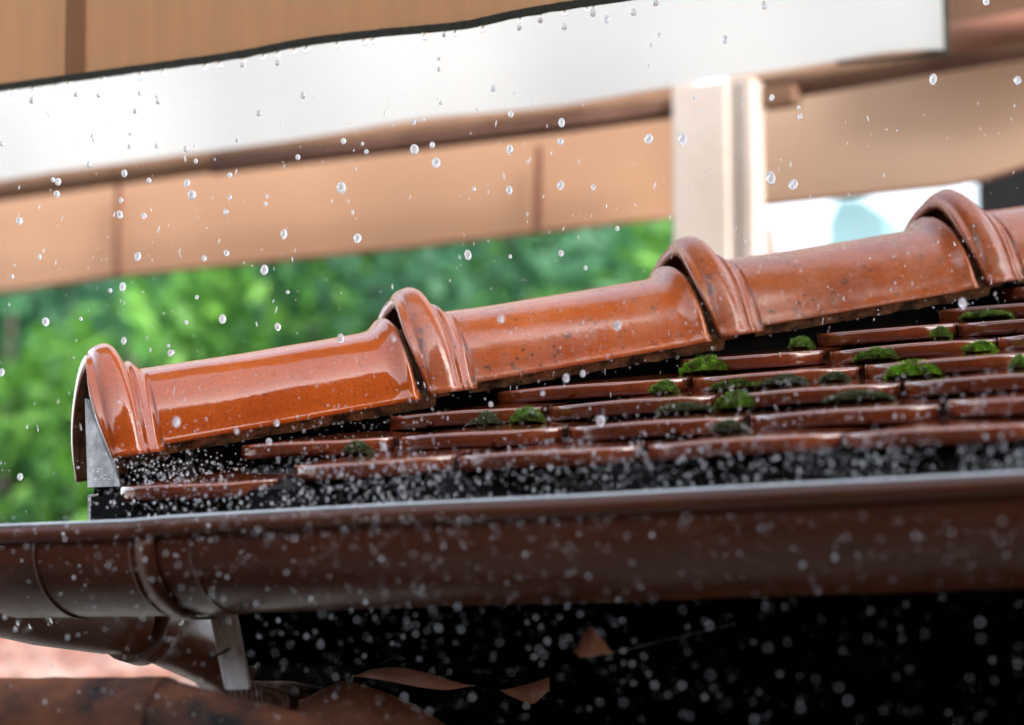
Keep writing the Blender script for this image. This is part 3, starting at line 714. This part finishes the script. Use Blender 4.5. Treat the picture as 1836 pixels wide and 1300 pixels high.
moss(1325, 4, 84, .010, D, 'low dark green moss pad two courses under the third collar', 8)
moss(1412, 4, 70, .010, G, 'low grey green moss pad right of the dark green pad', 9)
moss(1500, 4, 46, .009, G, 'thin dark moss strip beside a tile joint in the fourth course', 10)
moss(1440, 6, 34, .012, D, 'olive moss filling a joint right of the largest dome', 11)
moss(1762, 5, 56, .011, B, 'small bright moss pad near the right edge of the photo', 12)
moss(1690, 6, 26, .012, D, 'narrow yellowish moss filling a joint under the far ridge tile', 13)
moss(1772, 7, 84, .007, D, 'long flat moss strip under the far right ridge collar', 14)
moss(1228, 3, 100, .008, G, 'long dark moss strip along the tile face left of a joint', 15)
moss(1545, 3, 110, .008, G, 'long blurred dark moss strip low on the right', 16)
moss(1215, 6, 90, .006, D, 'flat olive moss streak tucked under the ridge tile near the third collar', 17)
moss(1832, 4, 30, .013, D, 'dark moss tuft cut by the right edge of the photo', 18)
moss(645, 2, 34, .012, G, 'dark moss tuft in the leftmost flat tile joint', 19)
moss(1310, 2, 50, .010, G, 'faint grey moss tuft in the second course', 20)

# ================================================================ WATER
def drop_mesh(name, sub, kind='fall'):
    bm = bmesh.new(); bmesh.ops.create_uvsphere(bm, u_segments=sub, v_segments=sub*3//4, radius=1)
    for v in bm.verts:
        if kind == 'fall': v.co.z *= 1.18
        if kind == 'pend':
            t = v.co.z
            if t > 0: k = max(.12, (1-t)**.8+.10); v.co.x *= k/max(1e-3, math.sqrt(max(1e-6, 1-t*t))) if t < .98 else 1; v.co.y *= k/max(1e-3, math.sqrt(max(1e-6, 1-t*t))) if t < .98 else 1; v.co.z = t*2.2
        if kind == 'streak': v.co.z *= 2.6
    me = bpy.data.meshes.new(name); bm.to_mesh(me); bm.free(); me.materials.append(M['water' if kind == 'pend' else 'drop']); me.shade_smooth(); return me
DM, DP, DS = drop_mesh('raindrop', 16), drop_mesh('hanging_drop', 16, 'pend'), drop_mesh('raindrop_long', 12, 'streak')
DROPS = []
def drop(px, py, rpx, Z, me, name, what, group, sx=1):
    o = bpy.data.objects.new(name, me); COL.objects.link(o); p = atZ(px, py, Z); r = rpx*Z/FPX
    o.location = p; o.scale = (r*sx*.96, r*sx*.96, r*rnd.choice([1, 1, 1.1, 1.25])); o.rotation_euler = (R(rnd.uniform(-12, 12)), R(rnd.uniform(-12, 12)), 0)
    DROPS.append((group, what, px, py, o)); return o
LAND = [(110, 'near the left edge'), (270, 'level with the open ridge end'), (450, 'over the first ridge barrel\'s left half'), (650, 'over the first ridge barrel\'s right half'),
        (850, 'around the second ridge collar'), (1000, 'over the second ridge barrel\'s left half'), (1150, 'over the second ridge barrel\'s right half'),
        (1360, 'in line with the pale post'), (1600, 'right of the pale post'), (9999, 'near the right edge')]
ORD = ['topmost', 'second from top', 'third from top', 'fourth from top', 'fifth from top', 'sixth from top', 'seventh from top', 'eighth from top', 'ninth from top', 'tenth from top',
       'eleventh from top', 'twelfth from top', 'thirteenth from top', 'fourteenth from top', 'fifteenth from top', 'sixteenth from top']
def name_drops():
    cells = {}
    for g, what, px, py, o in DROPS:
        land = next(t for lim, t in LAND if px < lim); cells.setdefault((g, what, land), []).append((py, px, o))
    for (g, what, land), L in cells.items():
        L.sort(key=lambda q: (q[0], q[1]))
        hang = 'hanging' in what
        if hang: L.sort(key=lambda q: q[1])
        for i, (_, _, o) in enumerate(L):
            od = '' if len(L) == 1 else ', ' + (('lowest' if i == len(L)-1 else ORD[min(i, 15)]) if not hang else ['leftmost', 'second from left', 'third from left', 'fourth from left', 'fifth from left', 'sixth from left', 'seventh from left'][min(i, 6)])
            tag(o, what+' '+land+od, 'raindrop', g)
# drops hanging from the black hem
def hem_y(px): return interp([k[0] for k in hemk], [k[1] for k in hemk], px)
for px, r in ((12, 4), (24, 5), (60, 6.5), (101, 5), (124, 5), (141, 4), (184, 5), (252, 6.5), (292, 6), (367, 6), (393, 5.5), (436, 4.5), (471, 5), (497, 5), (527, 5), (549, 6.5), (604, 5), (652, 5.5), (668, 6), (761, 6), (796, 4), (815, 6), (865, 6), (932, 4), (969, 4), (1012, 4.5), (1052, 4), (1063, 5)):
    p = atY(px, hem_y(px), YA); Z = (p-CAM).dot(fw)
    drop(px, hem_y(px)+13+r*.5, r, Z, DP, 'hanging_drop', 'drop hanging from the black hem', 'drops hanging from the black hem')
for px, py in ((30, 1122), (52, 1127), (90, 1118), (325, 1118), (560, 1092)):
    drop(px, py, 4, (GY+.075)/ray(px, py).y, DP, 'hanging_drop', 'drop hanging from the underside of the gutter', 'drops hanging from the gutter')
WH = [(57, 180, 5), (136, 170, 4), (177, 171, 4), (242, 199, 4), (283, 183, 4), (281, 173, 3), (250, 167, 3.5), (233, 240, 3), (232, 263, 4), (281, 262, 4), (333, 267, 5), (160, 295, 5), (165, 244, 3), (168, 252, 2.5), (425, 252, 4), (435, 117, 5), (498, 113, 5.5), (543, 171, 5), (464, 203, 5.5), (349, 262, 2.5), (3, 258, 4), (931, 49, 5), (969, 36, 5.5), (1012, 48, 5.5), (1063, 22, 6), (1088, 34, 6), (1136, 22, 6), (1176, 5, 6), (1370, 9, 6), (1300, 71, 6), (885, 159, 6), (787, 124, 3.5), (787, 106, 3), (790, 184, 3.5), (923, 167, 2.5), (1168, 80, 4), (1164, 117, 3), (1182, 63, 3.5), (796, 62, 4), (1673, 142, 7), (1768, 3, 6), (1824, 144, 7)]
for x, y, r in WH: drop(x, y, r, rnd.uniform(2.6, 2.75), DM, 'raindrop', 'raindrop before the off-white flap', 'raindrops in front of the off-white awning')
TB = [(104, 326, 6), (95, 322, 4), (102, 348, 5.5), (35, 396, 6), (223, 311, 5.5), (267, 324, 4.5), (335, 329, 5.5), (351, 289, 4), (344, 350, 8), (412, 314, 4.5), (534, 282, 4.5), (412, 354, 4), (406, 380, 4), (217, 359, 4), (215, 385, 5.5), (258, 387, 5), (478, 352, 3), (476, 366, 3.5), (404, 380, 4), (509, 420, 6), (247, 460, 6), (366, 463, 4.5), (406, 454, 5), (71, 461, 3.5), (22, 496, 3), (743, 268, 8), (782, 292, 8), (612, 337, 8.5), (742, 219, 4), (758, 215, 3.5), (616, 253, 5), (657, 272, 4), (650, 258, 3), (775, 260, 5), (916, 205, 5), (1007, 220, 6), (914, 268, 6), (1005, 254, 5.5), (913, 341, 6), (1005, 332, 6), (850, 339, 3.5), (1064, 336, 4.5), (1163, 249, 8), (1224, 249, 8), (641, 427, 7.5), (632, 381, 3), (1382, 319, 8.5), (1422, 331, 8.5), (1384, 175, 4.5), (1434, 209, 4.5), (1432, 193, 3), (839, 457, 6.5), (1006, 454, 5), (1245, 175, 3.5)]
for x, y, r in TB: drop(x, y, r*1.0, rnd.uniform(2.5, 2.72), DM, 'raindrop', 'raindrop before the tan flap', 'raindrops in front of the tan awnings')
GB = [(474, 484, 7), (82, 577, 6.5), (399, 572, 6.5), (220, 514, 5.5), (498, 586, 5.5), (611, 607, 6), (305, 633, 4.5), (302, 620, 3), (309, 632, 4), (222, 611, 4.5), (334, 578, 3.5), (145, 572, 3), (198, 521, 3.5), (353, 533, 3), (36, 855, 5), (3, 668, 5), (1107, 410, 3.5), (1050, 480, 3.5), (516, 524, 3), (915, 460, 3)]
for x, y, r in GB: drop(x, y, r*1.05, rnd.uniform(2.5, 2.75), DM, 'raindrop', 'raindrop before the shrubs', 'raindrops in front of the green shrubs')
RB = [(316, 757, 6.5), (1107, 584, 7), (898, 572, 5.5), (1726, 544, 7), (496, 759, 5), (1077, 755, 8), (1015, 678, 6), (1045, 670, 5), (482, 792, 5.5), (424, 773, 4), (688, 800, 5), (1025, 858, 11), (880, 725, 4), (973, 705, 3.5), (706, 608, 3.5)]
for x, y, r in RB: drop(x, y, r, rnd.uniform(2.2, 2.4), DM, 'raindrop', 'raindrop before the roof tiles', 'raindrops in front of the roof tiles')
for _ in range(110):
    x, y = rnd.uniform(0, 1836), rnd.uniform(930, 1290)
    if x > 1100 and rnd.random() < .45: continue
    Y = rnd.uniform(1.66, 1.86); drop(x, y, rnd.uniform(1.5, 3.0), Y/ray(x, y).y, DM, 'raindrop', 'blurred raindrop before the gutter' if y < 1070 else 'blurred raindrop in the black shade', 'raindrops in front of the gutter')
name_drops()
# spray: countless specks
ico_v, ico_f = [], []
bm = bmesh.new(); bmesh.ops.create_icosphere(bm, subdivisions=2, radius=1); ico_v = [v.co.copy() for v in bm.verts]; ico_f = [tuple(v.index for v in f.verts) for f in bm.faces]; bm.free()
vs, fs = [], []
def speck(p, r, st=1.0):
    o = len(vs); ax_ = Vector((rnd.uniform(-.4, .4), 0, 1)).normalized()
    for v in ico_v:
        q = v*r; q = q+ax_*(q.dot(ax_)*(st-1)); vs.append(p+q)
    fs.extend([tuple(i+o for i in f) for f in ico_f])
def zat(x, Y): return Y/ray(x, 800).y
for _ in range(900):                                               # fine drizzle everywhere
    speck(atZ(rnd.uniform(0, 1836), rnd.uniform(170, 960), rnd.uniform(2.4, 2.9)), .0002+.0006*rnd.random()**2, rnd.choice([1, 2, 4, 6]))
CLU = [((rnd.uniform(170, 1836) if k % 3 else rnd.gauss(600, 250)), rnd.uniform(45, 100)) for k in range(30)]
for _ in range(2500):                                              # splash above the gutter
    x = rnd.uniform(150, 1836) if rnd.random() < .6 else rnd.gauss(600, 260); x = max(160, x); yb = interp([150, 1836], [935, 850], x); u = rnd.random()**1.3
    y = yb-u*(105 if x < 1100 else 85)+rnd.uniform(-6, 4)
    if rnd.random() < .4:
        cx_, cs_ = rnd.choice(CLU); a_ = rnd.uniform(-1.2, 1.2); rr_ = cs_*rnd.random()**.6; x = cx_+rr_*math.sin(a_)*1.2; y = interp([150, 1836], [938, 852], x)-rr_*math.cos(a_)*1.3
    speck(atY(x, y, rnd.uniform(1.86, 1.97)), .00025+.0009*rnd.random()**2.5, rnd.choice([1, 1, 1.8]))
for _ in range(1700):                                              # falling in front of the gutter
    x = rnd.uniform(-20, 1850) if rnd.random() < .55 else rnd.gauss(650, 330); y = 925+370*rnd.random()**1.5
    speck(atY(x, y, rnd.choice([rnd.uniform(1.76, 1.89), rnd.uniform(1.6, 1.88)])), .00022+.0006*rnd.random()**2.5, rnd.choice([1, 1.3, 1.8]))
for _ in range(320):                                               # splash left end
    speck(atZ(rnd.gauss(300, 75), rnd.gauss(845, 20), rnd.uniform(2.38, 2.5)), .0003+.0010*rnd.random()**2)
for _ in range(700):                                               # bounce off the flat tiles
    x = rnd.uniform(500, 1836); y = interp([500, 1836], [850, 740], x)-rnd.random()**1.3*90
    speck(atY(x, y, rnd.uniform(1.97, 2.1)), .0002+.0007*rnd.random()**2, rnd.choice([1, 2]))
for _ in range(500):                                               # specks over the ridge tiles
    x = rnd.uniform(200, 1836); yc = interp([200, 1836], [730, 440], x)
    speck(atZ(x, yc+rnd.uniform(-40, 110), rnd.uniform(2.3, 2.45)), .0002+.0006*rnd.random()**2, rnd.choice([1, 2.5]))
tag(obj('rain_spray', vs, fs, M['spray']), 'fine spray of tiny splashing droplets over the roof and gutter', 'spray', kind='stuff')
